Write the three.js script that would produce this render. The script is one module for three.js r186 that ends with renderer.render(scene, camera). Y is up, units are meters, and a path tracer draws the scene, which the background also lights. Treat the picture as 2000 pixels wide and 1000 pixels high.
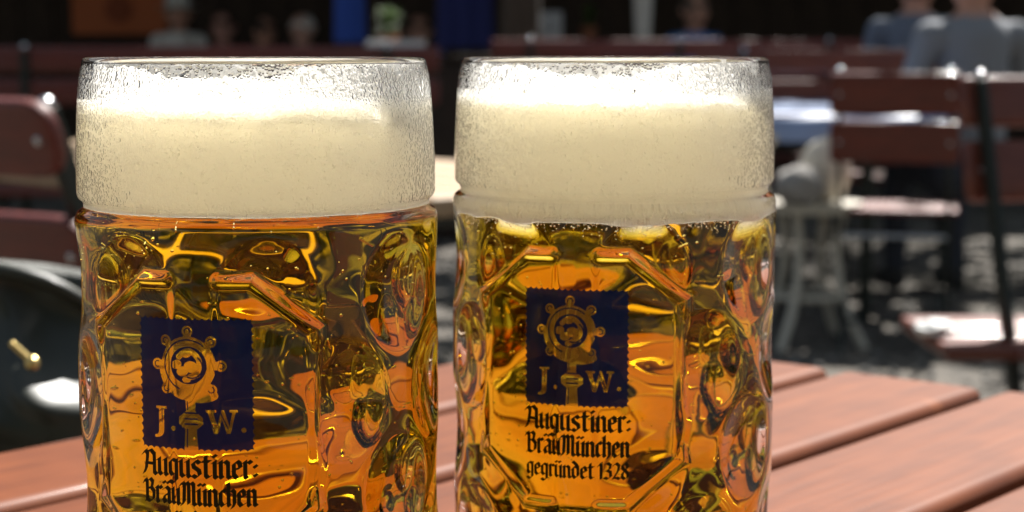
import * as THREE from 'three';
import { mergeGeometries, mergeVertices, toCreasedNormals } from 'three/addons/utils/BufferGeometryUtils.js';
import { RoundedBoxGeometry } from 'three/addons/geometries/RoundedBoxGeometry.js';
import { MarchingCubes } from 'three/addons/objects/MarchingCubes.js';
import { ImprovedNoise } from 'three/addons/math/ImprovedNoise.js';

// ---------------------------------------------------------------- camera, sky, sun, exposure
const scene = new THREE.Scene();
const EYE = 0.951, FPX = 3500, PITCH = Math.atan(392 / FPX);          // f in pixels of the 2000-wide photograph
const camera = new THREE.PerspectiveCamera(2 * Math.atan(500 / FPX) * 180 / Math.PI, 2, 0.05, 400);
camera.position.set(0, EYE, 0);
camera.rotation.set(-PITCH, 0, 0);
camera.focus = 0.545;
camera.userData.fStop = camera.getFocalLength() / 4.4;                // a 4.4 mm wide aperture
camera.updateMatrixWorld();

const SUN_AZ = 24 * Math.PI / 180, SUN_EL = 50 * Math.PI / 180;       // behind the mugs, to the right
const sunDir = new THREE.Vector3(Math.sin(SUN_AZ) * Math.cos(SUN_EL), Math.sin(SUN_EL), -Math.cos(SUN_AZ) * Math.cos(SUN_EL));
{ // a hazy summer sky, brightest round the sun
  const W = 512, H = 256, d = new Float32Array(W * H * 4), v = new THREE.Vector3();
  for (let y = 0; y < H; y++) for (let x = 0; x < W; x++) {
    const el = ((y + 0.5) / H - 0.5) * Math.PI, az = ((x + 0.5) / W - 0.5) * 2 * Math.PI;
    v.set(Math.cos(az) * Math.cos(el), Math.sin(el), Math.sin(az) * Math.cos(el));
    const h = Math.pow(1 - Math.max(0, v.y), 2.2), g = Math.acos(Math.min(1, v.dot(sunDir))), glow = 1.2 * Math.exp(-g / 0.16) + 0.35 * Math.exp(-g / 0.5);
    d.set([0.34 + 0.36 * h + glow, 0.45 + 0.28 * h + glow * 0.95, 0.60 + 0.14 * h + glow * 0.86, 1], (y * W + x) * 4);
  }
  const t = new THREE.DataTexture(d, W, H, THREE.RGBAFormat, THREE.FloatType); t.mapping = THREE.EquirectangularReflectionMapping; t.magFilter = t.minFilter = THREE.LinearFilter; t.needsUpdate = true;
  scene.background = t; scene.environment = t; scene.environmentIntensity = scene.backgroundIntensity = 0.22;
}
const sun = new THREE.DirectionalLight(new THREE.Color(1, 0.965, 0.91), 5);
sun.name = 'sun';
sun.position.copy(sunDir).multiplyScalar(30);
sun.castShadow = true;
sun.shadow.mapSize.set(4096, 4096);
Object.assign(sun.shadow.camera, { left: -14, right: 14, top: 14, bottom: -14, near: 1, far: 80 });
scene.add(sun, sun.target);

const renderer = new THREE.WebGLRenderer({ antialias: true });
renderer.toneMapping = THREE.LinearToneMapping;
renderer.toneMappingExposure = 2.7;
renderer.shadowMap.enabled = true;

// ---------------------------------------------------------------- helpers
function rng(seed) { let a = seed >>> 0; return () => { a = (a + 0x6d2b79f5) | 0; let t = Math.imul(a ^ (a >>> 15), 1 | a); t = (t + Math.imul(t ^ (t >>> 7), 61 | t)) ^ t; return ((t ^ (t >>> 14)) >>> 0) / 4294967296; }; }
const perlin = new ImprovedNoise();
const fbm = (x, y, z, o = 4) => { let s = 0, a = 1, n = 0; for (let i = 0; i < o; i++) { s += a * perlin.noise(x, y, z); n += a; a *= 0.5; x *= 2.03; y *= 2.03; z *= 2.03; } return s / n; };
const { clamp, lerp, smoothstep } = THREE.MathUtils;
const V = (x, y, z) => new THREE.Vector3(x, y, z);
const rgb = (r, g, b) => new THREE.Color().setRGB(r, g, b);
function at(px, py, depth) {                                          // the point at that place of the photograph, DEPTH metres ahead of the lens
  const x = (px - 1000) / FPX, y = -(py - 500) / FPX, c = Math.cos(PITCH), s = Math.sin(PITCH);
  const fwd = c + y * s, up = y * c - s;
  return V(x / fwd * depth, EYE + up / fwd * depth, -depth);
}
const taken = {};
function numbered(name) { taken[name] = (taken[name] ?? 0) + 1; return taken[name] === 1 ? name : name + '_' + String(taken[name] - 1).padStart(3, '0'); }
function shade(o) { o.castShadow = o.receiveShadow = true; return o; }
function tag(o, label, category, group) { o.userData.label = label; o.userData.category = category; if (group) o.userData.group = group; return o; }
function thing(name, label, category, group) { const o = new THREE.Group(); o.name = numbered(name); scene.add(o); return tag(o, label, category, group); }
function part(name, geometry, material, parent) { const m = shade(new THREE.Mesh(geometry, material)); m.name = name; parent.add(m); return m; }
function structure(name, geometry, material) { const m = shade(new THREE.Mesh(geometry, material)); m.name = name; m.userData.kind = 'structure'; scene.add(m); return m; }
function dataTex(w, h, f, srgb = true, channels = 4) {
  const d = new Uint8Array(w * h * 4);
  for (let y = 0; y < h; y++) for (let x = 0; x < w; x++) { const c = f(x, y), i = (y * w + x) * 4; if (typeof c === 'number') { d[i] = d[i + 1] = d[i + 2] = clamp(c * 255, 0, 255); d[i + 3] = 255; } else { d[i] = clamp(c[0] * 255, 0, 255); d[i + 1] = clamp(c[1] * 255, 0, 255); d[i + 2] = clamp(c[2] * 255, 0, 255); d[i + 3] = c.length > 3 ? clamp(c[3] * 255, 0, 255) : 255; } }
  const t = new THREE.DataTexture(d, w, h, THREE.RGBAFormat);
  t.magFilter = THREE.LinearFilter; t.wrapS = t.wrapT = THREE.RepeatWrapping; t.needsUpdate = true;
  if (srgb) t.colorSpace = THREE.SRGBColorSpace;
  return t;
}
const std = (o) => new THREE.MeshStandardMaterial(o), phys = (o) => new THREE.MeshPhysicalMaterial(o);

// a surface from a function (i, j) -> point, wrapping in i when closed
function sheet(ni, nj, f, { closed = false, flip = false, uv = null, keep = null } = {}) {
  const pos = [], uvs = [], idx = [], rows = ni + 1;
  for (let j = 0; j <= nj; j++) for (let i = 0; i <= ni; i++) { const p = f(i / ni, j / nj); pos.push(p.x, p.y, p.z); const q = uv ? uv(i / ni, j / nj) : [i / ni, j / nj]; uvs.push(q[0], q[1]); }
  for (let j = 0; j < nj; j++) for (let i = 0; i < ni; i++) {
    if (keep && !keep((i + 0.5) / ni, (j + 0.5) / nj)) continue;
    const a = j * rows + i, b = a + 1, c = a + rows, d = c + 1;
    flip ? idx.push(a, b, c, b, d, c) : idx.push(a, c, b, b, c, d);
  }
  const g = new THREE.BufferGeometry();
  g.setAttribute('position', new THREE.Float32BufferAttribute(pos, 3));
  g.setAttribute('uv', new THREE.Float32BufferAttribute(uvs, 2));
  g.setIndex(idx);
  g.computeVertexNormals();
  if (closed) {                                                      // weld the normals along the seam
    const n = g.attributes.normal;
    for (let j = 0; j <= nj; j++) { const a = j * rows, b = a + ni, v = V(n.getX(a) + n.getX(b), n.getY(a) + n.getY(b), n.getZ(a) + n.getZ(b)).normalize(); n.setXYZ(a, v.x, v.y, v.z); n.setXYZ(b, v.x, v.y, v.z); }
  }
  return g;
}
function spline(points) {                                            // monotone-ish curve through [x, y] pairs, y of x
  return (x) => {
    let k = 0; while (k < points.length - 2 && x > points[k + 1][0]) k++;
    const p0 = points[Math.max(0, k - 1)], p1 = points[k], p2 = points[k + 1], p3 = points[Math.min(points.length - 1, k + 2)];
    const h = p2[0] - p1[0], t = clamp((x - p1[0]) / h, 0, 1);
    const m1 = (p2[1] - p0[1]) / Math.max(1e-9, p2[0] - p0[0]) * h, m2 = (p3[1] - p1[1]) / Math.max(1e-9, p3[0] - p1[0]) * h;
    const s = (p2[1] - p1[1]); const lim = (m) => Math.sign(m) !== Math.sign(s) ? 0 : Math.sign(m) * Math.min(Math.abs(m), 3 * Math.abs(s));
    const a = lim(m1), b = lim(m2), t2 = t * t, t3 = t2 * t;
    return (2 * t3 - 3 * t2 + 1) * p1[1] + (t3 - 2 * t2 + t) * a + (-2 * t3 + 3 * t2) * p2[1] + (t3 - t2) * b;
  };
}
const TURN = Math.PI * 2;
const woodSet = (seed, base, dark, light) => {
  const R = rng(seed), k = R() * 100;
  const grain = (x, y) => { const u = x / 1024 * 8, v = y / 256; const w = fbm(u * 0.35 + k, v * 5, k, 3); const ring = 0.5 + 0.5 * Math.sin((v * 26 + w * 9) * 2.0); const fine = fbm(u * 2.2, v * 90, k + 7, 3); return [ring, fine, w, fbm(u * 5, v * 12, k + 31, 4)]; };
  const map = dataTex(1024, 256, (x, y) => { const [r, f, w, b] = grain(x, y); let t = 0.42 + 0.16 * (r - 0.5) + 0.4 * f + 0.3 * w + 0.4 * b + (fbm(x / 26, y / 20, k + 3, 2) > 0.52 ? 0.5 : 0); const c = t < 0.5 ? [0, 1, 2].map((i) => lerp(dark[i], base[i], clamp(t * 2, 0, 1))) : [0, 1, 2].map((i) => lerp(base[i], light[i], clamp(t * 2 - 1, 0, 1))); return c; });
  const bump = dataTex(1024, 256, (x, y) => { const [r, f, , b] = grain(x, y); return 0.5 + 0.6 * f + 0.12 * (r - 0.5) + 0.2 * b; }, false);
  return { map, bump };
};
// ---------------------------------------------------------------- the ground and what stands in the distance
const gravelMap = dataTex(1024, 1024, (() => {
  const R = rng(41), h = new Float32Array(1024 * 1024).fill(0.35), tone = new Float32Array(1024 * 1024);
  for (let n = 0; n < 26000; n++) { const cx = R() * 1024, cy = R() * 1024, r = 2 + 5 * R() * R(), t = R(); for (let y = Math.floor(cy - r); y <= cy + r; y++) for (let x = Math.floor(cx - r); x <= cx + r; x++) if ((x - cx) ** 2 + (y - cy) ** 2 < r * r) { const k = ((y + 1024) % 1024) * 1024 + ((x + 1024) % 1024); tone[k] = 0.25 + 0.75 * t; } }
  return (x, y) => { const t = 0.55 + 0.5 * tone[y * 1024 + x] + 0.3 * fbm(x / 170, y / 170, 3, 3); return [0.40 * t, 0.37 * t, 0.33 * t]; };
})());
gravelMap.repeat.set(60, 60);
structure('ground', new THREE.PlaneGeometry(160, 160).rotateX(-Math.PI / 2), std({ map: gravelMap, bumpMap: gravelMap, bumpScale: 0.01, roughness: 0.95 }));
{
  const g = new THREE.IcosahedronGeometry(0.011, 0), N = 6000, m = new THREE.InstancedMesh(g, std({ roughness: 0.8 }), N), R = rng(12), M = new THREE.Matrix4(), q = new THREE.Quaternion(), e = new THREE.Euler(), c = new THREE.Color();
  for (let i = 0; i < N; i++) { const z = -1.5 - 9 * R(), x = (R() - 0.5) * (1.2 - z * 0.75), k = 0.5 + R() * 1.1; e.set(R() * 6, R() * 6, R() * 6); q.setFromEuler(e); M.compose(V(x, 0.004, z), q, V(k, k * 0.6, k)); m.setMatrixAt(i, M); const t = 0.08 + 0.25 * R() * R(); m.setColorAt(i, c.setRGB(t, t * 0.95, t * 0.86)); }
  m.name = 'gravel'; m.userData = { kind: 'stuff', label: 'loose grey gravel scattered over the beer garden ground', category: 'gravel' }; shade(m); scene.add(m);
}
const box = (w, h, d, r = 0.006, s = 2) => new RoundedBoxGeometry(w, h, d, s, Math.min(r, w / 2.01, h / 2.01, d / 2.01));
const bar = (a, b, w, d = w) => {                                    // a flat bar from a to b
  const l = a.distanceTo(b), g = box(w, l, d, 0.003, 1), q = new THREE.Quaternion().setFromUnitVectors(V(0, 1, 0), b.clone().sub(a).normalize());
  g.applyQuaternion(q); g.translate((a.x + b.x) / 2, (a.y + b.y) / 2, (a.z + b.z) / 2); return g;
};
const rod = (a, b, r) => new THREE.TubeGeometry(new THREE.LineCurve3(a, b), 1, r, 8);
// the beer hall: its shaded front closes the view; the sun stands behind it
const timber = (() => { const w = woodSet(77, [0.22, 0.17, 0.13], [0.16, 0.12, 0.09], [0.27, 0.21, 0.16]); w.map.repeat.set(0.3, 1); return std({ map: w.map, roughness: 0.85 }); })();
{
  const HZ = -16, H = 5.2, b = thing('beer_hall', 'dark timber clad beer hall closing off the background', 'building');
  part('wall', box(44, H, 0.3, 0.02).translate(0, H / 2, HZ - 0.17), timber, b);
  part('roof', new THREE.CylinderGeometry(2.6, 2.6, 45, 3, 1).rotateZ(Math.PI / 2).scale(1, 0.5, 1.2).translate(0, H + 0.2, HZ - 1.8), std({ color: rgb(0.1, 0.035, 0.02), roughness: 0.9 }), b);
  part('porch_roof', box(30, 0.14, 4.2, 0.02).rotateX(0.06).translate(0, 3.2, HZ + 2.15), timber, b);
  for (const px of [-9, -4.6, 5.4, 9.6]) part('porch_post', box(0.14, 3.1, 0.14).translate(px, 1.55, HZ + 4.0), timber, b);
  const bd = box(0.29, H - 0.1, 0.03, 0.004, 1);
  for (let k = 0; k < 72; k++) part('plank', bd, timber, b).position.set(-10.8 + k * 0.3, H / 2, HZ);
}
function tree(label, x, z, h, r, seed, trunkR = 0.16, leaves = 5200) {
  const t = thing('chestnut_tree', label, 'tree', 'chestnut trees shading the beer garden'), R = rng(seed); t.position.set(x, 0, z);
  const bark = std({ color: rgb(0.07, 0.05, 0.035), roughness: 0.95 }), limbs = [];
  const taper = (pts, r0, r1, n = 12, m = 10) => { const c = new THREE.CatmullRomCurve3(pts), g = new THREE.TubeGeometry(c, n, 1, m), p = g.attributes.position, q = V(0, 0, 0); for (let i = 0; i <= n; i++) { c.getPointAt(i / n, q); for (let k = 0; k <= m; k++) { const a = i * (m + 1) + k, s = lerp(r0, r1, i / n) * (1 + 0.12 * perlin.noise(k * 0.9, i * 0.7, seed)); p.setXYZ(a, q.x + (p.getX(a) - q.x) * s, q.y + (p.getY(a) - q.y) * s, q.z + (p.getZ(a) - q.z) * s); } } g.computeVertexNormals(); return g; };
  part('trunk', taper([V(0, 0, 0), V(0.03, h * 0.2, 0.02), V(-0.02, h * 0.45, 0)], trunkR * 1.2, trunkR * 0.75, 16, 16), bark, t);
  const tips = [];
  for (let k = 0; k < 9; k++) { const a = k * 2.4 + R(), e = h * (0.42 + 0.02 * k), o = r * (0.5 + 0.4 * R()), tip = V(Math.cos(a) * o, h * (0.55 + 0.4 * R()), Math.sin(a) * o); limbs.push(taper([V(0, e - 0.3, 0), V(tip.x * 0.4, lerp(e, tip.y, 0.4), tip.z * 0.4), tip], trunkR * 0.4, 0.02, 8, 6)); tips.push(tip); }
  part('limbs', mergeGeometries(limbs), bark, t);
  const pos = [], idx = [], col = [], v = V(0, 0, 0), e = new THREE.Euler(), m = new THREE.Matrix4();
  const centres = []; for (let k = 0; k < 46; k++) { const u = R() * 2 - 1, a = R() * TURN, rr = Math.cbrt(0.25 + 0.75 * R()); centres.push([Math.sqrt(1 - u * u) * Math.cos(a) * rr * r, h * 0.72 + u * rr * h * 0.27, Math.sqrt(1 - u * u) * Math.sin(a) * rr * r, 0.5 + 0.5 * R()]); }
  for (let i = 0; i < leaves; i++) {
    const c = centres[Math.floor(R() * centres.length)], g = () => (R() + R() + R() - 1.5) * 0.95 * c[3];
    e.set((R() - 0.5) * 1.6, R() * 6.3, (R() - 0.5) * 1.6); m.makeRotationFromEuler(e).setPosition(c[0] + g(), c[1] + g() * 0.7, c[2] + g());
    const L = 0.1 + 0.08 * R(), b = pos.length / 3, tone = 0.7 + 0.6 * R();
    for (const [px, py] of [[0, -L], [L * 0.42, -0.1 * L], [L * 0.3, L * 0.6], [0, L], [-L * 0.3, L * 0.6], [-L * 0.42, -0.1 * L]]) { v.set(px, 0.12 * Math.abs(px), py).applyMatrix4(m); pos.push(v.x, v.y, v.z); col.push(0.055 * tone, 0.095 * tone, 0.022 * tone); }
    idx.push(b, b + 1, b + 5, b + 1, b + 2, b + 4, b + 1, b + 4, b + 5, b + 2, b + 3, b + 4);
  }
  const g = new THREE.BufferGeometry(); g.setAttribute('position', new THREE.Float32BufferAttribute(pos, 3)); g.setAttribute('color', new THREE.Float32BufferAttribute(col, 3)); g.setIndex(idx); g.computeVertexNormals();
  part('crown', g, phys({ vertexColors: true, roughness: 0.9, transmission: 0.35, thickness: 0, side: THREE.DoubleSide }), t);
}
tree('brown chestnut trunk standing above the gap between the mugs', 0.02, -10.2, 7.5, 2.6, 3, 0.105, 2200);
tree('chestnut tree outside the right edge whose leaves dapple the ground', 5.2, -11.5, 7, 2.8, 9, 0.15, 1500);
tree('tall chestnut behind the camera, mirrored in the mugs', -3.2, 6.2, 8, 3.2, 21, 0.2, 9000);
tree('broad chestnut behind the camera to the right', 3.4, 6.8, 7.6, 3.4, 27, 0.2, 9000);
{
  const R = rng(61), pos = [], idx = [], col = [], v = V(0, 0, 0), e = new THREE.Euler(), m = new THREE.Matrix4();
  for (let i = 0; i < 14000; i++) { const L = 0.06 + 0.05 * R(), b = pos.length / 3, tone = 0.7 + 0.6 * R(); e.set(R() * 6, R() * 6, R() * 6); m.makeRotationFromEuler(e).setPosition((R() - 0.5) * 17, 2.3 * R() + 0.06 * perlin.noise(i, 2, 3), 5.4 + 0.7 * (R() - 0.5)); for (const [x, y] of [[0, -L], [L * 0.6, 0], [0, L], [-L * 0.6, 0]]) { v.set(x, 0, y).applyMatrix4(m); pos.push(v.x, Math.max(0.01, v.y), v.z); col.push(0.05 * tone, 0.09 * tone, 0.025 * tone); } idx.push(b, b + 1, b + 2, b, b + 2, b + 3); }
  const g = new THREE.BufferGeometry(); g.setAttribute('position', new THREE.Float32BufferAttribute(pos, 3)); g.setAttribute('color', new THREE.Float32BufferAttribute(col, 3)); g.setIndex(idx); g.computeVertexNormals();
  const t = thing('hedge', 'clipped green hedge behind the camera', 'hedge'); part('foliage', g, phys({ vertexColors: true, roughness: 0.9, side: THREE.DoubleSide }), t);
  for (let k = 0; k < 8; k++) part('stem', new THREE.CylinderGeometry(0.02, 0.035, 1.8, 8).translate(-7.4 + k * 2.1, 0.9, 5.4), std({ color: rgb(0.07, 0.05, 0.035), roughness: 0.95 }), t);
}
// ---------------------------------------------------------------- the table the mugs stand on
const TABLE_Y = 0.75, TA = 39.6 * Math.PI / 180;
const tD = V(Math.sin(TA), 0, -Math.cos(TA)), tE = V(Math.cos(TA), 0, Math.sin(TA));   // along the planks, across them
const plankMats = [1, 2, 3].map((s) => {
  const w = woodSet(s * 17, [0.44, 0.225, 0.10], [0.35, 0.165, 0.065], [0.50, 0.275, 0.14]);
  return phys({ map: w.map, bumpMap: w.bump, bumpScale: 0.0003, roughness: 0.62, specularIntensity: 0.35, clearcoat: 0.3, clearcoatRoughness: 0.1 });
});
const darkSteel = std({ color: rgb(0.012, 0.018, 0.014), roughness: 0.4, metalness: 0.3 });
{
  const t = thing('beer_garden_table', 'reddish brown slatted wooden table that both beer mugs stand on', 'table');
  const E0 = -0.782, PITCHW = 0.1078, GAP = 0.011, D0 = -0.55, D1 = 1.015, TH = 0.026;
  const shape = (() => {                                             // one plank: a rounded cross-section run along x, its far end rounded too
    const g = new RoundedBoxGeometry(D1 - D0, TH, PITCHW - GAP, 4, 0.0075);
    const p = g.attributes.position, uv = g.attributes.uv;
    for (let i = 0; i < p.count; i++) uv.setXY(i, p.getX(i) * 0.65, p.getZ(i) * 2.2 + p.getY(i) * 2.2);
    return g;
  })();
  for (let k = 0; k < 7; k++) {
    const m = part('plank', shape, plankMats[k % 3], t);
    const e = E0 + PITCHW * (k + 0.5), d = (D0 + D1) / 2 + (k % 2 ? 0.002 : -0.001);
    m.position.copy(tD).multiplyScalar(d).addScaledVector(tE, e); m.position.y = TABLE_Y - TH / 2;
    m.rotation.y = Math.atan2(-tD.z, tD.x);
    if (k % 2) { m.rotateX(Math.PI); }
  }
  const bearer = new RoundedBoxGeometry(0.05, 0.035, 0.72, 2, 0.004);
  for (const d of [-0.35, 0.72]) {
    const b = part('bearer', bearer, darkSteel, t);
    b.position.copy(tD).multiplyScalar(d).addScaledVector(tE, E0 + PITCHW * 3.5); b.position.y = TABLE_Y - TH - 0.0185; b.rotation.y = Math.atan2(-tD.z, tD.x);
    for (const s of [-1, 1]) {
      const leg = part('leg', new RoundedBoxGeometry(0.035, TABLE_Y - TH - 0.037, 0.035, 2, 0.003), darkSteel, t);
      leg.position.copy(tD).multiplyScalar(d).addScaledVector(tE, E0 + PITCHW * 3.5 + s * 0.3); leg.position.y = (TABLE_Y - TH - 0.037) / 2; leg.rotation.y = b.rotation.y;
    }
  }
}

// ---------------------------------------------------------------- the beer mugs
const MH = 0.2;                                                      // height; s runs down from the rim
const outerR = spline([[0.0022, 0.0551], [0.008, 0.0562], [0.02, 0.0571], [0.034, 0.0577], [0.0425, 0.0577], [0.0447, 0.0571], [0.0462, 0.0556], [0.0478, 0.0557], [0.0492, 0.0575], [0.0515, 0.0584], [0.056, 0.0585], [0.12, 0.0585], [0.165, 0.058], [0.185, 0.0565], [0.196, 0.0545], [0.2, 0.051]]);
const innerR = spline([[0, 0.0512], [0.01, 0.0525], [0.03, 0.0538], [0.046, 0.0522], [0.055, 0.0520], [0.1, 0.0512], [0.165, 0.0502], [0.178, 0.0475], [0.186, 0.038], [0.188, 0.026]]);
const CAV = 0.188;
const eyes = [];                                                     // the pressed oval dimples: [angle, s, half width in radians, half height, depth]
for (let k = 0; k < 8; k++) {
  const a = (k + 0.5) * Math.PI / 4, b = k * Math.PI / 4;
  eyes.push([a, 0.0722, 0.27, 0.0178, 0.0047], [b, 0.1035, 0.27, 0.0180, 0.0047], [a, 0.1348, 0.27, 0.0178, 0.0047], [b, 0.166, 0.265, 0.0165, 0.004]);
}
const wrap = (a) => Math.atan2(Math.sin(a), Math.cos(a));
function panelDistance(th, s) {                                      // signed metres to the outline of the eight-sided print panel, inside negative
  const x = Math.abs(wrap(th)) * 0.0585, y = Math.abs(s - 0.1085) - 0;
  const hw = 0.0372, hh = 0.0425, c = 0.8;
  const dx = x - hw, dy = y - hh, dc = (x * 0.62 + y * 0.785) - 0.0445;
  return Math.max(dx, dy, dc);
}
function bodyR(th, s) {
  let r = outerR(s);
  if (s < 0.05 || s > 0.192) return r;
  let depth = 0;
  for (const [a, c, wa, hb, D] of eyes) {
    const u = wrap(th - a) / wa, v = (s - c) / hb, q2 = u * u + v * v;
    if (q2 > 2.2) continue;
    const f = 1 - q2, soft = 0.5 * (f + Math.sqrt(f * f + 0.05)) - 0.5 * (Math.sqrt(1.44 + 0.05) - 1.2) ;
    depth = Math.max(depth, D * Math.max(0, soft) * smoothstep(2.2 - q2, 0, 0.9));
  }
  const d = panelDistance(th, s), inside = smoothstep(d, -0.0004, 0.0021);
  const ax = Math.abs(wrap(th)) * 0.0585, arm = smoothstep(ax, 0.0055, 0.0085), upright = smoothstep(ax, 0.034, 0.0365) * (1 - smoothstep(Math.abs(s - 0.1085), 0.02, 0.027));
  const bead = Math.exp(-Math.pow((d - 0.0002) / 0.0016, 2)) * 0.0016 * arm * (1 - 0.65 * upright);
  const fade = smoothstep(s, 0.0505, 0.055) * (1 - smoothstep(s, 0.183, 0.19));
  return r + fade * (-depth * inside + bead - 0.0004 * (1 - inside) * arm) + 0.00012 * perlin.noise(th * 5, s * 130, 3.3);
}
const cyl = (th, r, s) => V(Math.sin(th) * r, MH - s, Math.cos(th) * r);   // th = 0 faces +z, the print
const S_BAND = 0.047;
const outerBody = sheet(560, 400, (i, j) => { const th = i * TURN, s = lerp(S_BAND, 0.1995, j); return cyl(th, bodyR(th, s), s); }, { closed: true, uv: (i, j) => [i * 0.36, j * 0.15] });
const outerBand = sheet(360, 70, (i, j) => { const th = i * TURN, s = lerp(0.0022, S_BAND, j); return cyl(th, outerR(s) + 0.0001 * perlin.noise(th * 3, s * 60, 1.7), s); }, { closed: true, uv: (i, j) => [i * 2, lerp(0.0022, S_BAND, j) / 0.18] });
const rim = sheet(360, 12, (i, j) => { const th = i * TURN, a = j * Math.PI, c = (outerR(0.0022) + innerR(0.0022)) / 2, h = (outerR(0.0022) - innerR(0.0022)) / 2; return cyl(th, c - Math.cos(a) * h, 0.0022 - Math.sin(a) * 0.0021); }, { closed: true });
const base = sheet(120, 10, (i, j) => { const th = i * TURN; return cyl(th, lerp(bodyR(th, 0.1995), 0.0001, j), 0.1995 - 0.003 * smoothstep(j, 0.12, 0.25)); }, { closed: true });
const cavity = (s0, s1, n) => sheet(240, n, (i, j) => { const s = lerp(s0, typeof s1 === 'number' ? s1 : s1(i * TURN), j); return cyl(i * TURN, innerR(s), s); }, { closed: true, flip: true });
function grouped(list) { const g = mergeGeometries(list.map((l) => l[0]), true); g.groups.forEach((q, k) => (q.materialIndex = list[k][1])); return g; }

// condensation: small domes of water on the glass, more and larger ones in drifts
const dewHeight = (() => {
  const W = 2048, H = 512, h = new Float32Array(W * H), R = rng(5);
  const drop = (cx, cy, r, hh, st) => { for (let y = Math.floor(cy - r * st); y <= cy + r * st; y++) for (let x = Math.floor(cx - r); x <= cx + r; x++) { const q = ((x - cx) / r) ** 2 + ((y - cy) / (r * st)) ** 2; if (q < 1) { const k = ((y + H) % H) * W + ((x + W) % W); h[k] = Math.max(h[k], hh * Math.sqrt(1 - q)); } } };
  for (let n = 0; n < 15000; n++) { const x = R() * W, y = R() * H, d = 0.5 + fbm(x / 260, y / 200, 9, 3); if (R() < 0.25 + d * 0.75) { const r = 2.2 + 3.6 * R() * R() + 2 * d; drop(x, y, r, r * 0.055, 1.1); } }
  for (let n = 0; n < 170; n++) drop(R() * W, R() * H, 5 + 7 * R() * R(), 0.6, 1.2 + R() * 0.9);
  return dataTex(W, H, (x, y) => h[y * W + x] * smoothstep(y / H, 0.02, 0.16), false);
})();
dewHeight.repeat.set(1, 4);
const glass = phys({ color: 0xffffff, roughness: 0, transmission: 1, thickness: 0.01, ior: 1.5 });
const dewGlass = phys({ color: 0xffffff, roughness: 0, transmission: 1, thickness: 0.01, ior: 1.5, bumpMap: dewHeight, bumpScale: 0.0018 });
const wetGlass = phys({ color: 0xffffff, roughness: 0, transmission: 1, thickness: 0.01, ior: 1.14 });
const beerMat = phys({ color: 0xffffff, roughness: 0, transmission: 1, thickness: 0.1, ior: 0.885, attenuationColor: rgb(0.965, 0.59, 0.02), attenuationDistance: 0.085 });
const bubbleMat = phys({ color: 0xffffff, roughness: 0, transmission: 1, thickness: 0.001, ior: 0.75 });
const foamNoise = dataTex(512, 512, (() => { const R = rng(8), h = new Float32Array(512 * 512); for (let n = 0; n < 9000; n++) { const cx = R() * 512, cy = R() * 512, r = 1.5 + 4 * R() * R() * R(); for (let y = Math.floor(cy - r); y <= cy + r; y++) for (let x = Math.floor(cx - r); x <= cx + r; x++) { const q = ((x - cx) ** 2 + (y - cy) ** 2) / (r * r); if (q < 1) { const k = ((y + 512) % 512) * 512 + ((x + 512) % 512); h[k] = Math.max(h[k], Math.sqrt(1 - q) * r / 5.5); } } } return (x, y) => h[y * 512 + x]; })(), false);
foamNoise.repeat.set(5, 0.6);
const foamMat = phys({ color: rgb(0.97, 0.96, 0.92), roughness: 1, transmission: 0.64, thickness: 0, ior: 1.3, bumpMap: foamNoise, bumpScale: 0.0007 });
const wetFrothMat = phys({ color: rgb(0.965, 0.925, 0.81), roughness: 1, transmission: 0.85, thickness: 0, ior: 1.3 });
const frothMat = phys({ color: rgb(0.97, 0.96, 0.92), roughness: 1, transmission: 0.85, thickness: 0, ior: 1.3, bumpMap: foamNoise, bumpScale: 0.0003 });

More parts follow.
